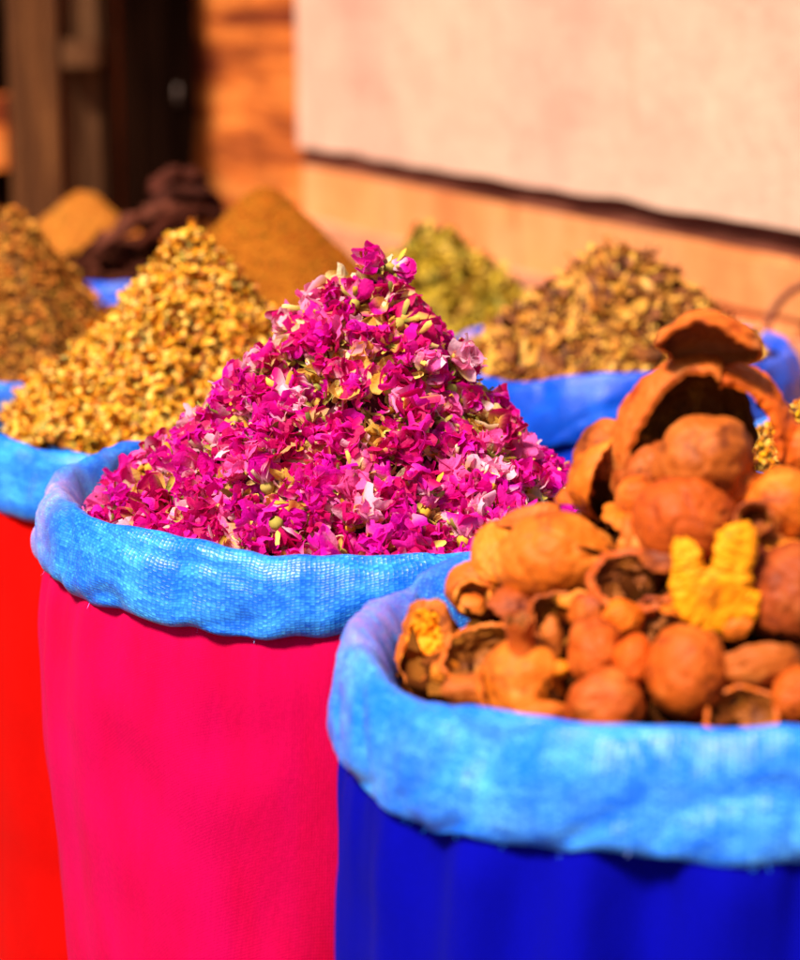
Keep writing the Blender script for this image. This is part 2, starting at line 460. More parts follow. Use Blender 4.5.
gm = mat_ramp('earth', 6, [(.3,(.16,.07,.035)), (.7,(.30,.15,.08))], bstr=.6, bdist=.02)
g = obj('ground', [(-40,-15,0),(40,-15,0),(40,60,0),(-40,60,0)], [(0,1,2,3)], gm, smooth=False); g['kind'] = 'structure'

# wall: line through two points of its groove
A0 = P(310, 150, 5.8); A1 = P(800, 232, 3.7)
GZ = (A0.z+A1.z)/2
W0 = Vector((A0.x, A0.y, 0)); WD = Vector((A1.x-A0.x, A1.y-A0.y, 0)).normalized()
WN = Vector((-WD.y, WD.x, 0));  WN = WN if WN.dot(Vector((0,0,0))-W0) > 0 else -WN
def s_at(px, z):
    """distance along the wall at which a point at height z shows in column px"""
    lo, hi = -3.0, 3.6
    for _ in range(60):
        m = (lo+hi)/2; q = W0+WD*m; q.z = z; d = q-CAM
        x = 400+FPX*d.x/d.dot(FWD)
        if x < px: lo = m
        else: hi = m
    return lo
def slab(name, s0, s1, z0, z1, n0, n1, mat, parent, amp=.004, res=.04, freq=3, seed=0, edge=.0, lean=0):
    """plaster slab: front face at n1, back at n0, uneven front"""
    ns = max(2, int((s1-s0)/res)); nz = max(2, int((z1-z0)/res)); v, f = [], []
    for i in range(ns+1):
        for j in range(nz+1):
            s = s0+(s1-s0)*i/ns; z = z0+(z1-z0)*j/nz
            d = amp*(n3(s*freq+seed, z*freq, 1)+.5*n3(s*freq*3+seed, z*freq*3, 2))
            zz = z + (edge*n3(s*5+seed, 0, 7) if j in (0, nz) else 0)
            ss = s + (edge*n3(z*5+seed, 3, 7) if i in (0, ns) else 0)
            p = W0+WD*ss+WN*(n1+d); v.append((p.x, p.y, zz))
    m = nz+1
    f = [(i*m+j, (i+1)*m+j, (i+1)*m+j+1, i*m+j+1) for i in range(ns) for j in range(nz)]
    loop = [i*m for i in range(ns+1)] + [ns*m+j for j in range(1, m)] + [i*m+nz for i in range(ns-1, -1, -1)] + [j for j in range(nz-1, 0, -1)]
    b0 = len(v)
    for q in loop:
        p = Vector(v[q]); s = (p-W0).dot(WD); pp = W0+WD*s+WN*n0; v.append((pp.x, pp.y, p.z))
    L = len(loop)
    f += [(loop[k], b0+k, b0+(k+1) % L, loop[(k+1) % L]) for k in range(L)]
    f.append(tuple(b0+k for k in range(L)))
    o = obj(name, v, f, mat, parent, smooth=False)
    return o
def plaster(name, stops, scale=2.2, stains=None, vert=(1,1,.45)):
    m, nt, b = newmat(name); o = objco(nt)
    mp = nt.nodes.new('ShaderNodeMapping'); mp.inputs['Scale'].default_value = vert; nt.links.new(o, mp.inputs[0])
    n = noise(nt, scale, 6, .6, mp.outputs[0], .5)
    col = ramp(nt, n, stops).outputs[0]
    fine = noise(nt, 22, 5, .7, o)
    col = mixc(nt, .25, col, ramp(nt, fine, [(.3,(.55,.5,.48)), (.6,(1,1,1))]).outputs[0], 'MULTIPLY')
    if stains:
        sn = noise(nt, 5.5, 5, .7, mp.outputs[0], 1.0)
        col = mixc(nt, ramp(nt, sn, [(.56,(0,0,0)), (.74,(.8,.8,.8))]).outputs[0], col, stains)
    nt.links.new(col, b.inputs['Base Color']); b.inputs['Roughness'].default_value = .9; b.inputs['Specular IOR Level'].default_value = .1
    bump(nt, b, fine, .4, .01)
    return m
M_pale = plaster('pale_plaster', [(.3,(.58,.29,.21)), (.5,(.63,.355,.25)), (.72,(.65,.40,.275))], 1.3, stains=(.50,.27,.18))
M_orng = plaster('orange_plaster', [(.30,(.54,.15,.045)), (.5,(.68,.235,.075)), (.72,(.75,.33,.135))], 3.0, stains=(.36,.08,.028))
M_rust = plaster('rust_plaster', [(.36,(.13,.018,.005)), (.50,(.50,.115,.018)), (.70,(.70,.24,.05))], 3.2, stains=(.12,.02,.008), vert=(.25,.25,3.0))
M_foot = plaster('footing_plaster', [(.3,(.46,.15,.075)), (.7,(.62,.25,.13))], 5, stains=(.3,.09,.05))
M_groove = mat_ramp('groove_brown', 8, [(.3,(.15,.040,.022)), (.7,(.25,.075,.042))], stretch=(1,1,4))  # dark brown strip set below the pale panel

wall = thing('plaster_wall', 'salmon and orange plastered wall with a pale panel and a dark ledge line behind the sacks', 'wall', (W0.x, W0.y, 0))
def under(o, par): o.matrix_parent_inverse = Matrix.Translation(-Vector(par.location)); return o
sL = s_at(190, GZ); sP = s_at(299, GZ+.15); sR = 3.2
under(slab('wall_base', sP-.02, sR, 0, GZ-.048, -.30, -.012, M_orng, wall, .006, seed=3), wall)
under(slab('wall_side', sL, sP-.022, 0, 3.2, -.30, -.02, M_rust, wall, .018, .05, 4, seed=8, edge=.0), wall)
under(slab('wall_panel', sP, sR, GZ+.004, 3.2, -.30, .008, M_pale, wall, .010, .04, 2.5, seed=1, edge=.009), wall)
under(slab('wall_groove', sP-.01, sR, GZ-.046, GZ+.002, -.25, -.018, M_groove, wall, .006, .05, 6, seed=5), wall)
# low projecting footing
zf = P(440, 252, 1/(1/5.8+(1/3.7-1/5.8)*(440-310)/490)).z
under(slab('wall_footing', sP-.3, sR, 0, zf, -.01, .028, M_foot, wall, .010, .04, 6, seed=6, edge=.008), wall)
# patch of render that stands out of the lower wall, right
under(slab('wall_patch', s_at(706, GZ-.1), sR, zf+.03, GZ-.06, -.01, -.003, M_orng, wall, .002, .05, 5, seed=12, edge=.01), wall)

# dark doorway and timber leaf to the left of the wall end
def board(name, px0, px1, d, z0, z1, mat, parent, thick=.05, nb=1, amp=.0, loc=None):
    v, f = [], []
    a = P(px0, 150, d); b = P(px1, 150, d); y = a.y
    for k in range(nb):
        x0 = a.x+(b.x-a.x)*k/nb+(.004 if k else 0); x1 = a.x+(b.x-a.x)*(k+1)/nb
        yy = y+amp*math.sin(k*2.3+1)
        q = len(v); e = .006
        for X, Y in ((x0+e, yy), (x1-e, yy), (x1, yy+e), (x1, yy+thick), (x0, yy+thick), (x0, yy+e)):
            v += [(X, Y, z0), (X, Y, z1)]
        for i in range(6):
            i2 = (i+1) % 6; f.append((q+2*i, q+2*i2, q+2*i2+1, q+2*i+1))
        f.append(tuple(q+2*i+1 for i in range(6))); f.append(tuple(q+2*i for i in reversed(range(6))))
    return obj(name, v, f, mat, parent, smooth=False)
M_panel = mat_ramp('brown_timber', 7, [(.28,(.030,.012,.006)), (.5,(.085,.034,.015)), (.72,(.16,.07,.03))], stretch=(3.2,3.2,.3), bstr=.8, bdist=.02, spec=0)
M_wood = mat_ramp('weathered_timber', 7, [(.28,(.030,.011,.005)), (.5,(.10,.034,.011)), (.72,(.20,.074,.022))], stretch=(3.2,3.2,.22), bstr=.8, bdist=.02)
M_wood_and_shade = mat_ramp('dark_timber_and_shade', 8, [(.3,(.004,.0015,.001)), (.7,(.012,.004,.002))], stretch=(3,3,.3), spec=0)  # near-black so the door leaf carries the recess shade in its colour
M_room_shade = mat_ramp('wall_in_shade_colour', 3, [(.3,(.010,.004,.002)), (.7,(.022,.009,.005))], spec=0)  # shade of the passage put into its wall colour
M_metal = mat_ramp('worn_metal', 40, [(.3,(.12,.065,.05)), (.7,(.2,.12,.09))], rough=.4, spec=.5)
leaf = thing('timber_door', 'weathered grey-brown plank door standing open beside the black doorway', 'door')
board('door_planks', 10, 62, 6.3, 0, 3.0, M_wood, leaf, .06, 3, .012)
board('door_panel', 63.5, 121, 6.34, 0, 3.0, M_panel, leaf, .05, 3, .004)
board('door_stile', 104, 114, 6.28, .5, 3.0, M_wood_and_shade, leaf, .03)
a = P(60, 42, 6.27); b = P(120, 62, 6.27)
board('door_rail', 64, 103, 6.26, P(90, 66, 6.26).z, P(90, 40, 6.26).z, M_panel, leaf, .05)
dd = thing('dark_door', 'door coloured near-black as deep shade, with a small pale latch in the recess beside the orange wall', 'door')
board('door_leaf', 112, 240, 6.95, 0, 3.0, M_wood_and_shade, dd, .05, 4, .008)
lp = P(178, 95, 6.90)
hv, hf = [], []
for t in range(10):
    for q in range(8):
        a = t/9*PI; c = Vector((0, -.012*math.sin(a), .024*math.cos(a)))
        rad = .007; nrm = Vector((0, -math.sin(a), math.cos(a)))
        hv.append(lp+c+nrm*rad*math.cos(q*PI/4)+Vector((1,0,0))*rad*math.sin(q*PI/4))
hf = [(t*8+q, t*8+(q+1) % 8, (t+1)*8+(q+1) % 8, (t+1)*8+q) for t in range(9) for q in range(8)] + [tuple(range(7,-1,-1)), tuple(range(72, 80))]
obj('latch', hv, hf, M_metal, dd)
rw = thing('rear_wall', 'back wall and lintel of the passage behind the timber door, coloured dark as shade', 'wall')
board('back_wall', -260, 300, 8.2, 0, 3.4, M_room_shade, rw, .2)
board('passage_side', -300, -240, 6.2, 0, 3.4, M_room_shade, rw, 2.1)
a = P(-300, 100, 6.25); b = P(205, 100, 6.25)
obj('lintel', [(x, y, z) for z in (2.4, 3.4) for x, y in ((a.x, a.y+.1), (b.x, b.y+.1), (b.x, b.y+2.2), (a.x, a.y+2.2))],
    [(0,1,2,3), (7,6,5,4), (0,4,5,1), (1,5,6,2), (2,6,7,3), (3,7,4,0)], M_room_shade, rw, smooth=False)
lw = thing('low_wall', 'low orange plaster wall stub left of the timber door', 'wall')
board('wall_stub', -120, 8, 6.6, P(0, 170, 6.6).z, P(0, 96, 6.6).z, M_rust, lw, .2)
board('stub_base', -120, 8, 6.66, 0, P(0, 171, 6.6).z, M_wood_and_shade, lw, .2)

# thin dark brown ring against the wall at the right
dh = 1/(1/5.8+(1/3.7-1/5.8)*(800-310)/490)-.10
hc = P(812, 342, dh); hr = 58/FPX*dh
tv, tf = [], []
for i in range(60):
    a = 2*PI*i/60
    c = hc+WD*hr*math.cos(a)*1.5+Vector((0,0,1))*hr*math.sin(a)+WN*(-.02*math.sin(a))
    nr = (WD*math.cos(a)+Vector((0,0,1))*math.sin(a))
    for q in range(8):
        tv.append(c+nr*.0065*math.cos(q*PI/4)+WN*.0065*math.sin(q*PI/4))
tf = [(i*8+q, i*8+(q+1) % 8, ((i+1) % 60)*8+(q+1) % 8, ((i+1) % 60)*8+q) for i in range(60) for q in range(8)]
tag(obj('dark_ring', tv, tf, mat_ramp('ring_brown', 12, [(.3,(.16,.04,.025)), (.7,(.26,.08,.05))]), loc=hc), 'thin dark brown ring against the orange wall behind the brown leaf sack', 'hoop')

# ================================================================== SACKS
def ctr(px, d, zrim):
    """centre of a rim at height zrim whose axis distance along the view is d"""
    y = (d - (CAMZ-zrim)*math.sin(TH))/math.cos(TH)
    return ((px-400)/FPX*d, y)
def tint_left(c, w, gain=1.0, t0=.45):
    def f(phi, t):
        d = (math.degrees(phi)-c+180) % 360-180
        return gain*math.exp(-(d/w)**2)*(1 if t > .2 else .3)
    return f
ZR = .86
# magenta sack with the petals (in focus)
pk = ctr(338, 2.086, ZR)
make_sack('tall magenta sack with blue rolled cuff holding the heap of pink rose petals', *pk, .271, ZR, M_cuff, M_pink, 1,
          crest=[(180, .018), (-135, .014), (-90, .010), (-60, .008), (0, 0), (90, -.005), (145, .020), (120, .0)], cuffh=.063, fold_=1.4,
          cufflen=[(180, .0), (-120, .12), (-90, .0), (0, 0)], tintf=tint_left(186, 11, .75), nphi=320)
# blue sack, front right
bk = ctr(722, 1.615, ZR)
make_sack('royal blue sack with wide pale blue cuff holding dried fruit husks', *bk, .275, ZR+.005, M_cuff_front, M_blue, 2,
          crest=[(180, -.004), (-150, -.010), (-120, .012), (-90, .022), (-45, .02), (0, .01), (90, 0), (135, .012)],
          cuffh=.076, fold_=2.3, tintf=lambda phi, t: .55*math.exp(-(((math.degrees(phi)-168+180) % 360-180)/16)**2)*math.exp(-((t-.3)/.22)**2), nphi=320, ruck=1.2)
# red sack with yellow buds
yk = ctr(185, 2.70, ZR)
make_sack('bright red sack with blue cuff holding the heap of golden yellow buds', *yk, .275, ZR-.024, M_cuff, M_red, 3, cuffh=.076, crest=[(-90, -.012), (-60, -.012), (180, 0), (0, 0)], nphi=240)
# brown leaf chips
ck = ctr(620, 3.05, ZR-.012)
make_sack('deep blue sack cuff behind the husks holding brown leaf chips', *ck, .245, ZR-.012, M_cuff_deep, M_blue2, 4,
          crest=[(-90, .004), (-140, -.015), (180, .012), (150, .012), (0, .006), (30, .014), (-45, .01)], cuffh=.085,
          tintf=lambda phi, t: max(math.exp(-(((math.degrees(phi)-35+180) % 360-180)/13)**2), math.exp(-(((math.degrees(phi)-160+180) % 360-180)/9)**2)))
# brown seed heap, far left
lk = ctr(-10, 3.22, ZR-.04)
make_sack('blue-cuffed sack at the left edge holding a brown seed heap', *lk, .25, ZR-.045, M_cuff, M_blue2, 5)
# cumin powder heap
qk = ctr(268, 3.5, ZR)
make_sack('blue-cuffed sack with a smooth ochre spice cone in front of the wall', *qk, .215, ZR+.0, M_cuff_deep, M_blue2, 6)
# green leaves
nk = ctr(430, 3.92, ZR-.10)
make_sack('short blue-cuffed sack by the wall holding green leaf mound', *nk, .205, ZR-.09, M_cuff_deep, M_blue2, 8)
# dark pods
dk = ctr(160, 4.15, ZR-.03)
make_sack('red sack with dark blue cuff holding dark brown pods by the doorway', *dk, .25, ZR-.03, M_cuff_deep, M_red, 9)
# far powder
fk = ctr(84, 4.8, ZR-.07)
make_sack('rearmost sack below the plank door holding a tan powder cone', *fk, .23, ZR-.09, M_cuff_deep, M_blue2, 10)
# grain sack, beyond the right edge
rk = ctr(950, 2.35, ZR)
make_sack('sack cut by the right edge of the picture holding yellow grain', *rk, .26, ZR-.01, M_cuff, M_blue2, 11)

# ================================================================== HEAPS
def scatter_copies(name, variants, heap, n, rnd, place_fn, label, cat, group):
    for i in range(n):
        src = variants[rnd.randrange(len(variants))]
        r, phi = heap.rand(rnd, True, .98)
        p, nn = heap.frame(r, phi)
        o = src[0].copy(); C.objects.link(o)
        B, s, off = place_fn(rnd, nn)
        M = Matrix([[*(B[k]*s), 0] for k in range(3)]+[[0,0,0,1]])
        o.matrix_world = Matrix.Translation(p+nn*off) @ M
        tag(o, label, cat, group)
        for ch in src[1:]:
            c = ch.copy(); C.objects.link(c); c.parent = o
def drop_sources(variants):
    for v in variants:
        for o in reversed(v): bpy.data.objects.remove(o)

# --- rose petals
rnd = random.Random(11)
hp = Heap(pk[0]+.0, pk[1], .232, ZR-.040, .280, ax=(368-338)/FPX*2.05, sh=.70, rough=.010, seed=4, tipr=.09)
hp.rough = .020
acc = Acc(); hp.core(acc, (.10,.002,.02), 0, sink=.006)  # dark core colour paints shade into the gaps between petals
for i in range(4600):
    r, phi = hp.rand(rnd, rnd.random() < .75, 1.02)
    p, nn = hp.frame(r, phi)
    q = rnd.random()
    if q < .78:
        L = rnd.choice((rnd.uniform(.007, .014), rnd.uniform(.012, .028))); v, f, tt = petal(rnd, L, L*rnd.uniform(.6, 1.1), rnd.uniform(.2, 1.9), rnd.uniform(-.3, .6), 6, 7, rnd.uniform(.12, .28))
        c = petal_colors(rnd, tt, p)
    else:
        L = rnd.uniform(.010, .026); v, f, tt = petal(rnd, L, L*.24, rnd.uniform(.1, 1.2), .4, 3, 4, .08)
        c = pcol(rnd, rnd.choice(OLIVE+GOLD+CREAM), rnd.choice(OLIVE+GOLD), tt)
    v[:, 1] -= L*.5
    B = basis(nn, rnd.uniform(0, 2*PI), rnd, .62)
    acc.add(place(v, B, p+nn*(rnd.uniform(-.010, .006)+.006*n3(p.x*50, p.y*50, p.z*50+7))), f, c)
tag(acc.build('rose_petals', [M_petal], (pk[0], pk[1], ZR)), 'heap of loose dried pink rose petals filling the magenta sack', 'petals', kind='stuff')
vs = []
for i in range(18):
    A, K = bud_variant(i)
    b_ = A.build('dried_rosebud', [M_petal], (0,0,0)); k_ = K.build('calyx', [M_calyx], (0,0,0)); k_.parent = b_; vs.append((b_, k_))
scatter_copies('dried_rosebud', vs, hp, 300, rnd, lambda q, n: (basis(n, q.uniform(0, 6.28), q, .75), q.uniform(1.05, 1.6), q.uniform(.006, .014)),
               'dried pink rosebud lying among loose petals in the magenta sack', 'rosebud', 'rosebuds heaped in the magenta sack')
drop_sources(vs)

# --- yellow buds
YC = [(.60,.28,.006), (.46,.24,.012), (.86,.56,.10), (.70,0.2352,0.003), (.78,0.3024,0.0045), (.56,0.1428,0.00225), (.84,0.4032,0.0225), (.88,0.5208,0.12), (.40,0.0924,0.00225), (.72,0.252,0.003), (.30,0.0672,0.00225)]
def ybud(rnd):
    v, f = ICO1; s = rnd.uniform(0, 99)
    d = np.array([1+.75*n3(*(x*1.7+s)) for x in v])
    v2 = v*d[:, None]*np.array([1, rnd.uniform(.75, 1), rnd.uniform(.7, 1.3)])
    c0, c1 = rnd.choice(YC), rnd.choice(YC)
    w = np.clip(v2[:, 2:3]*.5+.5, 0, 1)
    return v2*.0049, f, np.array(c0)*(1-w)+np.array(c1)*w
rnd = random.Random(21)
hy = Heap(yk[0]+.008, yk[1], .215, ZR-.052, .252, ax=(198-192)/FPX*2.7, sh=.76, rough=.022, seed=9, tipr=.10)
acc = Acc(); hy.core(acc, (.05,.016,.003), sink=.008)
for i in range(7000):
    r, phi = hy.rand(rnd, rnd.random() < .8, 1.02); p, nn = hy.frame(r, phi)
    v, f, c = ybud(rnd)
    acc.add(place(v, basis(nn, rnd.uniform(0, 6.28), rnd, .6), p+nn*rnd.uniform(-.004, .008), rnd.uniform(.7, 1.25)), f, c)
for i in range(2400):
    r, phi = hy.rand(rnd, True, 1.02); p, nn = hy.frame(r, phi); L = rnd.uniform(.008, .019)
    v, f, tt = petal(rnd, L, L*rnd.uniform(.25, .8), rnd.uniform(.4, 1.6), rnd.uniform(0, .7), 3, 4, .18)
    acc.add(place(v, basis(nn, rnd.uniform(0, 6.28), rnd, .6), p+nn*.006), f, pcol(rnd, rnd.choice(YC), rnd.choice(YC+OLIVE), tt))
tag(acc.build('yellow_buds', [M_bud], (yk[0], yk[1], ZR)), 'heap of small golden dried buds filling the red sack', 'dried buds', kind='stuff')
vs = []
for i in range(10):
    v, f, c = ybud(rnd); A = Acc(); A.add(v, f, c); vs.append((A.build('dried_bud', [M_bud], (0,0,0)),))
scatter_copies('dried_bud', vs, hy, 300, rnd, lambda q, n: (basis(n, q.uniform(0, 6.28), q, .6), q.uniform(.9, 1.35), q.uniform(.004, .009)),
               'small golden dried flower bud in the heap of the red sack', 'dried bud', 'golden buds heaped in the red sack')
drop_sources(vs)

# --- brown leaf chips
BC = [(0.092,0.0243,0.00459), (0.6072,0.2916,0.0306), (0.2024,0.0486,0.00612), (0.138,0.03402,0.00459), (0.46,0.1589,0.0153), (0.5888,0.2425,0.02754), (0.6624,0.3009,0.03672), (0.276,0.07105,0.007344), (0.3496,0.1003,0.00918), (0.1472,0.03344,0.004896), (0.5336,0.1755,0.01224), (0.6808,0.3511,0.0612)]
def chip(rnd, k=1):
    L = rnd.uniform(.026, .062)*k; W = L*rnd.choice((.07, .10, .14, .2, .28))
    v, f, tt = petal(rnd, L, W, rnd.uniform(.1, .9), rnd.uniform(-.3, .4), 3, 6, .10); v[:, 1] -= L*.5
    return v, f, pcol(rnd, rnd.choice(BC), rnd.choice(BC), tt, 1)
rnd = random.Random(31)
hc_ = Heap(ck[0]-.006, ck[1], .194, ZR-.045, .178, ax=0, sh=.9, rough=.014, seed=2, tipr=.16)
acc = Acc(); hc_.core(acc, (.04,.012,.004), sink=.008)
for i in range(3600):
    r, phi = hc_.rand(rnd, rnd.random() < .8, 1.02); p, nn = hc_.frame(r, phi)
    v, f, c = chip(rnd)
    acc.add(place(v, basis(nn, rnd.uniform(0, 6.28), rnd, .30), p+nn*rnd.uniform(-.007, .008)), f, c)
tag(acc.build('leaf_chips', [M_chip], (ck[0], ck[1], ZR)), 'mound of curled brown leaf chips in the deep blue sack', 'dried leaves', kind='stuff')
vs = []
for i in range(12):
    v, f, c = chip(rnd, 1.1); A = Acc(); A.add(v, f, c); vs.append((A.build('leaf_chip', [M_chip], (0,0,0)),))
scatter_copies('leaf_chip', vs, hc_, 300, rnd, lambda q, n: (basis(n, q.uniform(0, 6.28), q, .28), q.uniform(.8, 1.1), q.uniform(.004, .010)),
               'curled brown dried leaf chip in the mound of the deep blue sack', 'leaf chip', 'brown leaf chips heaped in the deep blue sack')
drop_sources(vs)

# --- green leaves
GC = [(0.5124,0.3062,0.0068), (0.6149,0.3898,0.0255), (0.3689,0.2172,0.00765), (0.4714,0.2923,0.01147), (0.205,0.1503,0.00765), (0.5534,0.3174,0.01912), (0.123,0.09187,0.006375), (0.5944,0.3675,0.05738), (0.3074,0.1336,0.00765)]
rnd = random.Random(41)
hg = Heap(nk[0]+.014, nk[1], .205, ZR-.12, .19, sh=.85, rough=.02, seed=6, tipr=.1)
acc = Acc(); hg.core(acc, (.06,.05,.006), sink=.008)
for i in range(2200):
    r, phi = hg.rand(rnd, rnd.random() < .8, 1.02); p, nn = hg.frame(r, phi)
    L = rnd.uniform(.022, .052); v, f, tt = petal(rnd, L, L*rnd.uniform(.14, .36), rnd.uniform(.1, .9), rnd.uniform(-.3, .5), 3, 5, .1); v[:, 1] -= L*.5
    acc.add(place(v, basis(nn, rnd.uniform(0, 6.28), rnd, .85), p+nn*rnd.uniform(-.003, .010)), f, pcol(rnd, rnd.choice(GC), rnd.choice(GC), tt, 1))
tag(acc.build('green_leaves', [M_herb], (nk[0], nk[1], ZR)), 'loose mound of dried olive green leaves beside the wall', 'dried leaves', kind='stuff')

# --- brown seeds, left edge
SC = [(0.4644,0.12,0.01296), (0.4816,0.1552,0.018), (0.2408,0.05645,0.0072), (0.5332,0.2117,0.0288), (0.2924,0.1341,0.0144)]
rnd = random.Random(51)
hs = Heap(lk[0]+.0, lk[1], .215, ZR-.075, .258, ax=.03, sh=.92, rough=.014, seed=16, tipr=.14)
acc = Acc(); hs.core(acc, (.16,.06,.015), sink=.005)
for i in range(4200):
    r, phi = hs.rand(rnd, rnd.random() < .8, 1.02); p, nn = hs.frame(r, phi)
    L = rnd.uniform(.007, .016); v, f, tt = petal(rnd, L, L*rnd.uniform(.3, .6), .6, .3, 3, 3, .1); v[:, 1] -= L*.5
    acc.add(place(v, basis(nn, rnd.uniform(0, 6.28), rnd, .4), p+nn*rnd.uniform(-.002, .006)), f, pcol(rnd, rnd.choice(SC), rnd.choice(SC), tt, 1))
tag(acc.build('brown_seeds', [M_crumb], (lk[0], lk[1], ZR)), 'tall cone of coarse brown seed heaped at the left edge', 'seeds', kind='stuff')

# --- smooth powders
def powder(name, k, R, z0, H, ax, col, seed, label):
    h = Heap(k[0], k[1], R, z0, H, ax=ax, sh=.95, rough=.006, seed=seed, tipr=.15)
    a = Acc(); h.core(a, col, nr=60, nphi=140)
    rr = random.Random(seed)
    for i in range(2600):
        r, phi = h.rand(rr, True, 1.02); p, nn = h.frame(r, phi)
        v, f = ICO1
        a.add(place(v, basis(nn, 0, rr, .5), p, rr.uniform(.0015, .0040)), f, tuple(c*rr.uniform(.7, 1.25) for c in col))
    return tag(a.build(name, [M_powder], (k[0], k[1], ZR)), label, 'spice', kind='stuff')
powder('ochre_spice', qk, .20, ZR-.03, .218, -.005, (.30,.085,.006), 3, 'smooth ochre cone of ground spice in front of the wall')
powder('tan_spice', fk, .20, ZR-.12, .190, 0, (.38,.125,.016), 5, 'smooth tan cone of ground spice below the plank door')
# --- yellow grain, right edge
rnd = random.Random(61)
hr_ = Heap(rk[0], rk[1], .235, ZR-.04, .18, sh=1.0, rough=.01, seed=26)
acc = Acc(); hr_.core(acc, (.16,.08,.01), sink=.004)
for i in range(3500):
    r, phi = hr_.rand(rnd, True, 1.02); p, nn = hr_.frame(r, phi); v, f = ICO1
    acc.add(place(v*np.array([.6, 1, .6]), basis(nn, rnd.uniform(0, 6.28), rnd, .5), p+nn*rnd.uniform(0, .004), rnd.uniform(.003, .0055)), f, rnd.choice(BC+YC))
tag(acc.build('yellow_grain', [M_crumb], (rk[0], rk[1], ZR)), 'heap of yellow-brown grain at the right edge behind the husks', 'grain', kind='stuff')

# --- dark pods: long bent pods laid across each other
def tube(path, radii, nq=10, flat=1.0, upd=Vector((0,0,1))):
    v, f = [], []; n = len(path)
    for i in range(n):
        d = (path[min(i+1, n-1)]-path[max(i-1, 0)]).normalized(); s = d.cross(upd).normalized(); u = s.cross(d)
        for q in range(nq):
            a = 2*PI*q/nq; v.append(path[i]+s*radii[i]*math.cos(a)+u*radii[i]*flat*math.sin(a))
    f = [(i*nq+q, i*nq+(q+1) % nq, (i+1)*nq+(q+1) % nq, (i+1)*nq+q) for i in range(n-1) for q in range(nq)]
    f += [tuple(range(nq-1, -1, -1)), tuple((n-1)*nq+q for q in range(nq))]
    return v, f
PODS = [
 # px0,py0,px1,py1,depth,radius,bow,colour,label
 (100,250,172,208,3.98,.026,.02,(.10,.026,.014),'pale-ended dark pod sloping up from the cuff, lowest at the front'),
 (135,246,205,214,4.00,.024,.01,(.05,.010,.005),'dark pod lying behind the lowest sloping pod'),
 (150,210,216,203,4.08,.030,.025,(.04,.010,.006),'thick dark pod lying nearly level in the middle of the pod pile'),
 (150,194,206,184,4.12,.026,.03,(.060,.014,.008),'reddish arched pod on top of the dark pod pile'),
 (158,222,228,222,4.04,.026,.02,(.045,.010,.005),'blackish pod against the ochre spice cone'),
 (168,196,222,212,4.16,.022,.02,(.06,.013,.007),'dark pod tipping down toward the wall side of the pile'),
]
hd = Heap(dk[0], dk[1], .215, ZR-.07, .08, sh=1.2, seed=33)
for (x0,y0,x1,y1,d,rad,bow,col,lab) in PODS:
    a, b = P(x0,y0,d), P(x1,y1,d+.10); path, radii = [], []
    for i in range(30):
        t = i/29; q = a.lerp(b, t); q.z += bow*math.sin(PI*t)+.010*n3(t*6, d*9, 1); q.x += .008*n3(t*7, d*19, 5)
        path.append(q); radii.append(rad*(.35+.65*math.sin(PI*(.08+.84*t))**.6)*(1+.25*n3(t*11, d*30, 3)))
    v, f = tube(path, radii, 20, .55)
    cc_ = [path[min(k//20, 29)] for k in range(len(v))]
    v = [c+(p-c)*(1+.45*n3(*(p*38))-.5*max(0, 1-abs(n3(p.x*14, p.y*14, p.z*46))*5)) for p, c in zip(v, cc_)]
    cols = np.array([tuple(c*(1+.5*n3(*(p*30))) for c in col) for p in v])
    tag(obj('dark_pod', v, f, M_pod, cols=np.clip(cols, 0, 1), loc=(a+b)/2), lab, 'dried pod', 'dark pods piled by the doorway')
acc = Acc(); hd.core(acc, (.07,.02,.014), sink=.0)
for i in range(260):
    r, phi = hd.rand(random, True, 1); p, nn = hd.frame(r, phi)
    L = random.uniform(.04, .09); v, f, tt = petal(random, L, L*.3, .5, .5, 3, 5, .1); v[:, 1] -= L*.5
    acc.add(place(v, basis(nn, random.uniform(0, 6.28), random, .4), p+nn*.01), f, (.06,.014,.007))
tag(acc.build('pod_fragments', [M_pod], (dk[0], dk[1], ZR)), 'broken dark brown pod pieces filling the sack under the pods', 'dried pods', kind='stuff')

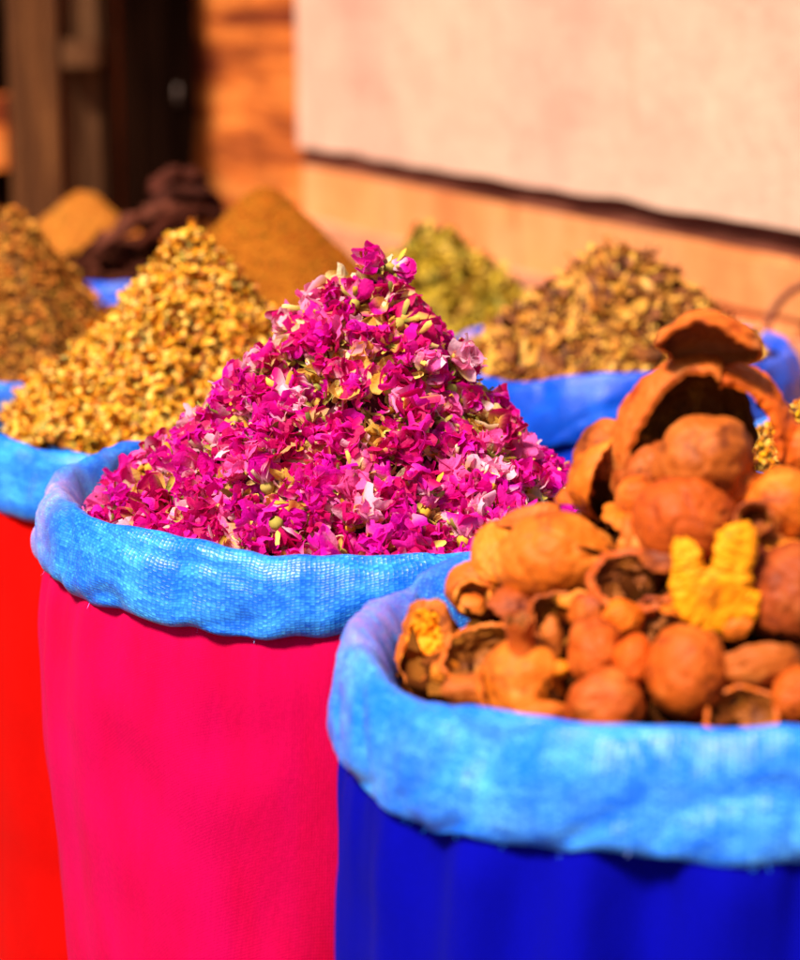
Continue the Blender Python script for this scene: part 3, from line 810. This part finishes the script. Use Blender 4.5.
# ================================================================== HUSKS (front right)
hh = Heap(bk[0], bk[1], .245, ZR-.035, .20, sh=1.0, rough=.01, seed=44, tipr=.15)
def heap_depth(px, py):
    d = ray(px, py); best = None; mn = 9
    for k in range(400):
        t = 1.2+k*.0015; q = CAM+d*t
        r = math.hypot(q.x-hh.cx, q.y-hh.cy)
        if q.z <= hh.z(r, 0) and r < hh.R*1.2: return t
        if r < mn: mn, best = r, t
    return best
def shell(name, c, R, pole, ref, phi=(0, 360), t0=0, t1=110, rag=.10, notch=(), th=.0026, ax=(1,1,1), seed=0, dent=.12, mats=None, np_=72, nt_=40, parent=None, crinkle=.022, tap=(0,0)):
    """broken piece of hollow rind: patch of a dented spheroid with a real wall thickness.
    pole: direction of its convex side; phi measured from ref about the pole"""
    z = Vector(pole).normalized(); x = Vector(ref); x = (x-z*x.dot(z)).normalized(); y = z.cross(x)
    full = abs(phi[1]-phi[0]) >= 359
    outer, inner = [], []
    for i in range(np_+1):
        ph = math.radians(phi[0]+(phi[1]-phi[0])*i/np_)
        if full and i == np_: ph = math.radians(phi[0])
        cp, sp = math.cos(ph), math.sin(ph)
        e = math.radians(t1)*(1+rag*(n3(cp*1.6+seed, sp*1.6, 4)+.5*n3(cp*5+seed, sp*5, 8)+.34*n3(cp*14+seed, sp*14, 3)+.16*n3(cp*34+seed, sp*34, 6)))
        for (a0, wdt, dep) in notch:
            dd_ = (math.degrees(ph)-a0+180) % 360-180
            e -= math.radians(dep)*math.exp(-(dd_/wdt)**4)
        s0 = math.radians(t0)*(1+(rag*(n3(cp*2+seed, sp*2, 14)+.5*n3(cp*7+seed, sp*7, 11)) if t0 else 0))
        fi = i/np_; s0 += math.radians(tap[0])*(1-fi)**4+math.radians(tap[1])*fi**4
        for j in range(nt_+1):
            f = j/nt_; t = s0+(max(e, s0+.05)-s0)*f
            st, ct = math.sin(t), math.cos(t)
            ux, uy, uz = st*cp, st*sp, ct
            k = 1+dent*(1.2*n3(ux*1.1+seed, uy*1.1, uz*1.1)+.5*n3(ux*2.6+seed, uy*2.6, uz*2.6))
            k += crinkle*(n3(ux*6+seed, uy*6, uz*6)+.5*n3(ux*13+seed, uy*13, uz*13))
            k -= .040*max(0, 1-abs(n3(ux*1.7+seed*3, uy*1.7, uz*1.7))*9)+.018*max(0, 1-abs(n3(ux*3.4+seed, uy*3.4, uz*3.4+9))*8)
            lip = .02*math.exp(-((1-f)/.07)**2) if t1 < 170 else 0    # dried edge turns out a little
            def at(k_): 
                v = x*(ux*ax[0]*k_)+y*(uy*ax[1]*k_)+z*(uz*ax[2]*k_)
                return v*R
            tk = th*(1+.4*n3(ux*5+seed, uy*5, uz*5))
            po = at(k+lip*.5); outer.append(po); inner.append(po*(1-tk/max(po.length, 1e-4)))
    m = nt_+1; n = len(outer); v = outer+inner; f, mi = [], []; n_sm = np_*nt_*2
    for i in range(np_):
        for j in range(nt_):
            q = (i*m+j, i*m+j+1, (i+1)*m+j+1, (i+1)*m+j)
            f.append(q); mi.append(0); f.append(tuple(a+n for a in reversed(q))); mi.append(1)
    def strip(idx):
        for a, b in zip(idx, idx[1:]):
            f.append((a, b, b+n, a+n)); mi.append(0)
    strip([i*m+nt_ for i in range(np_+1)])
    if t0: strip([i*m for i in range(np_, -1, -1)])
    if not full:
        strip(list(range(nt_, -1, -1))); strip([np_*m+j for j in range(m)])
    me_o = obj(name, [Vector(c)+p for p in v], f, mats, parent, midx=mi, loc=Vector(c))
    me_o.data.polygons.foreach_set('use_smooth', [k < n_sm for k in range(len(f))])
    import bmesh
    bm = bmesh.new(); bm.from_mesh(me_o.data); bmesh.ops.remove_doubles(bm, verts=bm.verts, dist=1e-5)
    bmesh.ops.recalc_face_normals(bm, faces=bm.faces); bm.to_mesh(me_o.data); bm.free()
    return me_o
def crown(parent, c, pole, R, seed, mat, h=.016, teeth=6):
    """short flared tube left of the flower at the end of the fruit"""
    z = Vector(pole).normalized(); a = Vector((0,0,1)) if abs(z.z) < .9 else Vector((1,0,0)); x = a.cross(z).normalized(); y = z.cross(x)
    rows = [(1.25, -.35), (1.02, 0), (.95, .4), (1.05, .8), (1.25, 1.0), (1.08, .98), (.82, .75), (.74, .3), (.70, -.5)]
    nq = 36; v, f = [], []
    for (r, hgt) in rows:
        for q in range(nq):
            a_ = 2*PI*q/nq
            tooth = 1+.35*abs(math.sin(a_*teeth/2+seed))*(hgt > .7)+.2*n3(math.cos(a_)*2+seed, math.sin(a_)*2, 1)
            v.append(x*(R*r*math.cos(a_))+y*(R*r*math.sin(a_))*.9+z*(h*hgt*tooth))
    f = [(i*nq+q, i*nq+(q+1) % nq, (i+1)*nq+(q+1) % nq, (i+1)*nq+q) for i in range(len(rows)-1) for q in range(nq)]
    mi = [0 if i < 5 else 1 for i in range(len(rows)-1) for q in range(nq)]
    o = obj('calyx', [Vector(c)+p for p in v], f, [mat, M_inner], midx=mi, loc=Vector(c))
    o.parent = parent; o.matrix_parent_inverse = Matrix.Translation(-Vector(parent.location))
    return o
HG = 'dried husks heaped in the royal blue sack'
def husk(label, px, py, rpx, push=.35, pole=(0,.3,1), ref=(1,0,0), mat='orange', inner=None, d=None, cr_=None, name='dried_husk', **kw):
    dep = d if d is not None else heap_depth(px, py)
    R = rpx/FPX*dep
    dep += R*push; R = rpx/FPX*dep
    c = P(px, py, dep)
    m = [RINDS[mat], inner or M_inner]
    o = shell(name, c, R, camdir(*pole), camdir(*ref), mats=m, **kw)
    tag(o, label, 'dried husk', HG)
    if cr_:
        pd, rr, off = cr_
        q = camdir(*pd); crown(o, Vector(c)+q*R*off, q, rr/FPX*dep, px, RINDS[mat])
    return o, c, R
U = dict
# apex pieces
husk('pale folded cap-shaped husk on the very top of the husk heap', 708, 352, 52, 0, (.12,.95,-.30), mat='pale', d=1.56, seed=1, t1=88, ax=(1.02,.8,.82), notch=[(-110, 40, 25)], dent=.16)
husk('large pale crescent husk arching over the dark hollow near the top, left half', 706, 446, 95, 0, (-.05,.22,1), mat='pale', d=1.595, seed=2, phi=(78, 210), t0=45, t1=112, tap=(-6, 40), rag=.09, ax=(1,1,.75), th=.0042, dent=.05)
husk('large red-orange curved husk forming the right half of the top arch', 708, 448, 95, 0, (.05,.22,1), mat='red', d=1.60, seed=3, phi=(-20, 86), t0=36, t1=114, tap=(10, 0), rag=.09, ax=(1,1,.75), th=.0045, dent=.05)
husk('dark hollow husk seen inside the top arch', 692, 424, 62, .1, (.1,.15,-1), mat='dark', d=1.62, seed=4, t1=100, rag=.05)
husk('brownish pink dented round husk under the top arch', 703, 460, 50, .0, (-.1,.5,.9), mat='brown', d=1.54, seed=5, t1=150, ax=(1,.92,.95), dent=.13)
husk('round smooth orange husk in the centre below the dented one', 685, 524, 53, .25, (.0,.4,1), mat='orange', seed=6, t1=150, ax=(1,.94,.95), dent=.07)
husk('open orange-pink husk with its dark mouth to the right, left of the arch', 612, 482, 48, .35, (-.82,.22,-.55), mat='orange', seed=7, t1=92, ax=(1.0,1.0,.9), ref=(0,1,0))
husk('small orange flake at the left shoulder of the heap', 575, 497, 20, .5, (-.3,.8,.5), mat='orange', seed=8, t1=80, ax=(1,.8,.6))
husk('big pale potato-shaped husk at the left of the heap', 558, 562, 57, .25, (.1,.4,.9), mat='orange', seed=9, t1=158, ax=(1.14,.84,.9), dent=.09)
husk('pointed pale orange husk scrap poking out left of the potato-shaped husk', 497, 556, 34, .5, (-.5,.4,.6), mat='pale', seed=10, t1=95, ax=(.75,1.15,.8))
husk('long thin grey-tan flake lying behind the potato-shaped husk', 530, 520, 32, .6, (-.3,.75,.5), mat='pale', seed=11, t1=70, ax=(1.1,.45,.5))
husk('tubular pale husk with a round hole pointing at the viewer, left rim', 476, 590, 31, .35, (-.3,.3,1), mat='pale', seed=12, t1=120, cr_=((-.1,-.1,1), 15, .72))
husk('husk half showing crumbly golden pith at the far left rim', 424, 642, 43, .30, (.75,-.35,-.6), mat='brown', inner=RINDS['gold'], seed=13, t1=92, ax=(.95,1.1,.8), th=.008, dent=.15)
husk('folded olive-brown open husk with an orange lip near the left rim', 484, 655, 42, .35, (.2,-.55,-.75), mat='orange', seed=14, t1=95, ax=(1.05,.85,.9), notch=[(60, 40, 30)], dent=.14)
husk('orange husk with a knobbly crown end, bottom left', 524, 682, 44, .25, (.1,.3,1), mat='orange', seed=15, t1=140, ax=(.92,1.05,.9), dent=.14, cr_=((-.1,.95,.35), 15, .88))
husk('narrow upright brown husk strip between the crowned husk and the small round husk', 550, 640, 26, .35, (.2,.1,1), mat='brown', seed=16, t1=70, ax=(.5,1,.6))
husk('small round red-brown husk in the lower middle', 596, 650, 34, .25, (-.2,.5,.8), mat='orange', seed=17, t1=120, dent=.14, ax=(.85,1.15,.9))
husk('small red husk segment wedged against the lower round husk', 634, 662, 27, .3, (-.2,.2,1), mat='red', seed=18, t1=120, ax=(.75,1.05,.9))
husk('smooth egg-shaped orange husk near the bottom, right of the red segment', 687, 672, 46, .2, (.05,.3,1), mat='orange', seed=19, t1=150, ax=(.88,1.05,.9), dent=.06)
husk('low rounded pale husk resting on the front cuff', 606, 706, 40, .25, (0,.5,.9), mat='orange', seed=20, t1=130, ax=(1.0,.85,.9))
husk('broken husk with dark pink inside resting on the front cuff', 742, 714, 36, .3, (.1,-.5,-.7), mat='orange', seed=21, t1=95, ax=(1.08,.9,.9), dent=.13)
husk('round orange husk cut by the right edge, lowest at the cuff', 800, 698, 30, .25, (-.1,.4,1), mat='orange', seed=22, t1=140)
husk('open bowl-shaped husk with a ring rim left of the golden fragment', 634, 582, 45, .30, (.05,-.58,-.75), mat='orange', seed=23, t1=94, rag=.06, ax=(1.05,.85,.95), th=.005)
husk('reddish husk flap hanging below the bowl-shaped husk', 622, 618, 24, .35, (.3,.2,.9), mat='red', seed=24, t1=90, ax=(.9,.8,.7))
husk('brown bowl-shaped husk lying in the gap below the golden fragment', 757, 660, 46, .35, (.1,-.75,.55), mat='brown', seed=26, t1=84, ax=(1.1,.8,.75))
husk('large brown-pink husk at the right edge beside the golden fragment', 795, 595, 50, .30, (0,.3,1), mat='brown', seed=27, t1=140, ax=(.95,1.05,.9))
husk('orange husk at the right edge above the round hole', 788, 506, 44, .25, (-.1,.4,1), mat='orange', seed=28, t1=140, ax=(1,.9,.9))
husk('small husk ending in a round dark-mouthed crown right of the centre husk', 758, 524, 24, .5, (-.1,.2,1), mat='brown', seed=29, t1=130, cr_=((-.25,.15,1), 16, .78))
husk('thin pale husk ledge lying at the right edge above the brown-pink husk', 785, 552, 30, .2, (0,.85,.3), mat='pale', seed=30, t1=75, ax=(1.2,.8,.4))
husk('thin upright orange strip left of the centre husk', 632, 538, 26, .2, (-.6,.2,.7), mat='orange', seed=31, t1=70, ax=(.4,1.1,.6))
husk('tiny golden crumb of pith above the lower pale husk', 561, 669, 9, .1, (0,.4,1), mat='gold', seed=32, t1=140, name='pith_crumb')
husk('brown husk scrap behind the front cuff at the left', 470, 690, 24, .4, (0,.6,.8), mat='brown', seed=33, t1=100, ax=(1.2,.7,.7))
husk('orange scrap under the crowned husk at the front cuff', 545, 716, 24, .3, (0,.7,.7), mat='orange', seed=34, t1=100, ax=(1.3,.6,.7))
husk('hollow brown half-husk in the gap below the potato-shaped husk', 560, 618, 34, .5, (-.3,-.45,-.6), mat='brown', seed=35, t1=85)
husk('broken orange half-husk in the gap right of the bowl-shaped husk', 655, 622, 30, .5, (.4,-.35,-.6), mat='orange', seed=36, t1=85)
husk('brown husk half hidden behind the golden fragment and the centre husk', 745, 575, 36, .8, (0,.4,1), mat='brown', seed=37, t1=130)
husk('orange husk peeping out between the open left husk and the centre husk', 640, 500, 26, .7, (0,.4,1), mat='orange', seed=38, t1=130)
husk('orange husk on the far right slope at the edge of the picture', 812, 455, 34, .6, (0,.5,.9), mat='orange', seed=39, t1=130)

husk('dark brown husk deep in the gap between the open left husk and the centre husk', 652, 480, 40, 1.0, (0,.3,1), mat='brown', seed=40, t1=140)
husk('brown husk behind the open left husk on the far slope', 610, 455, 36, 1.2, (0,.5,.8), mat='brown', seed=41, t1=140)
rs = random.Random(5)
for (x, y) in ((520,610),(590,612),(708,655),(500,625),(470,612),(575,600),(440,668),(505,700),(640,548),(770,555),(735,625),(672,625),(612,530),(665,565),(740,490),(640,455)):
    q = (rs.uniform(-.9,.9), rs.uniform(-.3,.9), rs.uniform(-.5,.9))
    husk('small curved rind shard wedged between the larger husks in the royal blue sack', x, y, rs.uniform(24, 38), .8, q, mat=rs.choice(('orange','orange','pale','brown','brown')), seed=rs.randint(50, 900),
         t1=rs.uniform(45, 75), rag=.25, ax=(rs.uniform(.6, 1.1), rs.uniform(.6, 1.1), rs.uniform(.6, 1)), name='rind_shard', np_=44, nt_=20)
# golden two-pronged fragment: thick crumbly plate
def golden(label, outline, d, thick, tilt, seed):
    c0 = P(sum(p[0] for p in outline)/len(outline), sum(p[1] for p in outline)/len(outline), d)
    import bmesh
    n = len(outline)*5; pts = []
    op = [np.array(p, float) for p in outline]
    L = len(op)
    for i in range(n):
        t = i/5; k = int(t); f = t-k
        p0, p1, p2, p3 = op[(k-1) % L], op[k % L], op[(k+1) % L], op[(k+2) % L]
        q = .5*((2*p1)+(-p0+p2)*f+(2*p0-5*p1+4*p2-p3)*f*f+(-p0+3*p1-3*p2+p3)*f**3)
        q = q + np.array([n3(i*.6, seed, 1), n3(i*.6, seed, 5)])*2.0
        pts.append(q)
    bm = bmesh.new()
    vs_ = [bm.verts.new(P(p[0], p[1], d)-c0) for p in pts]
    f0 = bm.faces.new(vs_)
    r = bmesh.ops.extrude_face_region(bm, geom=[f0])
    ev = [e for e in r['geom'] if isinstance(e, bmesh.types.BMVert)]
    bmesh.ops.translate(bm, verts=ev, vec=FWD*thick)
    bmesh.ops.triangulate(bm, faces=bm.faces[:])
    for _ in range(3):
        es = [e for e in bm.edges if e.calc_length() > .004]
        if es: bmesh.ops.subdivide_edges(bm, edges=es, cuts=1)
        bmesh.ops.triangulate(bm, faces=[f for f in bm.faces if len(f.verts) > 3])
    bmesh.ops.smooth_vert(bm, verts=bm.verts[:], factor=.2, use_axis_x=True, use_axis_y=True, use_axis_z=True)
    bm.normal_update()
    for v in bm.verts:
        p = v.co*55
        dsp = .0022*n3(p.x+seed, p.y, p.z)+.0009*n3(p.x*2.6+seed, p.y*2.6, p.z*2.6)+.0016*n3(p.x*6+seed, p.y*6, p.z*6)-.0008*max(0, 1-abs(n3(p.x*1.6, p.y*1.6+seed, p.z*1.6))*6)+.0030*abs(n3(p.x*9, p.y*9, p.z*9))
        bow = v.co.dot(RGT)**2*5 + v.co.dot(UPV)**2*3
        v.co += v.normal*dsp + FWD*bow
    R_ = Matrix.Rotation(math.radians(tilt), 3, 'X')
    for v in bm.verts: v.co = R_ @ v.co
    bmesh.ops.recalc_face_normals(bm, faces=bm.faces[:])
    me = bpy.data.meshes.new('pith_fragment'); bm.to_mesh(me); bm.free()
    me.materials.append(RINDS['gold']); me.polygons.foreach_set('use_smooth', [True]*len(me.polygons))
    o = bpy.data.objects.new('pith_fragment', me); C.objects.link(o); o.location = c0
    return tag(o, label, 'dried husk', HG)
golden('bright golden two-pronged pith fragment standing in the middle right of the husks',
       [(674,560),(676,545),(686,541),(697,546),(703,566),(712,570),(717,548),(727,531),(744,527),(757,536),(756,558),(752,585),(760,600),(756,625),(748,638),(722,636),(696,628),(678,614),(672,590)],
       heap_depth(716, 600)-.016, .011, 8, 3)

# crumbs and broken rind between the husks
rnd = random.Random(71)
acc = Acc(); hh.core(acc, (.030,.008,.002), 0, sink=.030)  # core and crumbs coloured dark to paint shade into the gaps
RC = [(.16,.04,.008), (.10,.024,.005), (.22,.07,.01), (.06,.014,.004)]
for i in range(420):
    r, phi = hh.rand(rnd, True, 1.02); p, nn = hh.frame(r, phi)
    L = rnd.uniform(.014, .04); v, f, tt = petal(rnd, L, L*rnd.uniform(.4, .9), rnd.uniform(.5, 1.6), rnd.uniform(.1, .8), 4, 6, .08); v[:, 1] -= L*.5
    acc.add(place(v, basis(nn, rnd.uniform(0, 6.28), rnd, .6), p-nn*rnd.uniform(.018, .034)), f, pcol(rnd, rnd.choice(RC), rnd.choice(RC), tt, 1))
tag(acc.build('husk_crumbs', [mat_attr('husk_crumb', .9, .0, 120, .4)], (bk[0], bk[1], ZR)), 'broken rind crumbs darkened in colour as gap shade under the dried husks', 'husk crumbs', kind='stuff')

# ================================================================== LIGHT, WORLD, CAMERA
w = bpy.data.worlds.new('World'); sc.world = w; w.use_nodes = True
nt = w.node_tree; bg = nt.nodes['Background']
sky = nt.nodes.new('ShaderNodeTexSky'); sky.sky_type = 'NISHITA'; sky.sun_disc = False
SUN = Vector((-.36, -.46, .82)).normalized()          # towards the sun
sky.sun_elevation = math.asin(SUN.z); sky.sun_rotation = math.atan2(SUN.x, SUN.y)
nt.links.new(sky.outputs[0], bg.inputs[0]); bg.inputs[1].default_value = .05
L = bpy.data.lights.new('sun', 'SUN'); L.energy = 5.0; L.angle = math.radians(12); L.color = (1, .91, .78)
lo = bpy.data.objects.new('sun', L); C.objects.link(lo); lo.rotation_euler = SUN.to_track_quat('Z', 'Y').to_euler(); lo.location = (-3, -3, 6)

cd = bpy.data.cameras.new('camera'); co = bpy.data.objects.new('camera', cd); C.objects.link(co); sc.camera = co
co.location = CAM; co.rotation_euler = (PI/2-TH, 0, 0)
cd.sensor_fit = 'VERTICAL'; cd.sensor_height = 36; cd.sensor_width = 30; cd.lens = 36*FPX/960
cd.clip_end = 300; cd.clip_start = .05
cd.dof.use_dof = True; cd.dof.focus_distance = 1.93; cd.dof.aperture_fstop = 3.6; cd.dof.aperture_blades = 0
sc.view_settings.view_transform = 'Standard'; sc.view_settings.look = 'None'; sc.view_settings.gamma = 1
sc.view_settings.exposure = 1.06
sc.view_settings.use_curve_mapping = False
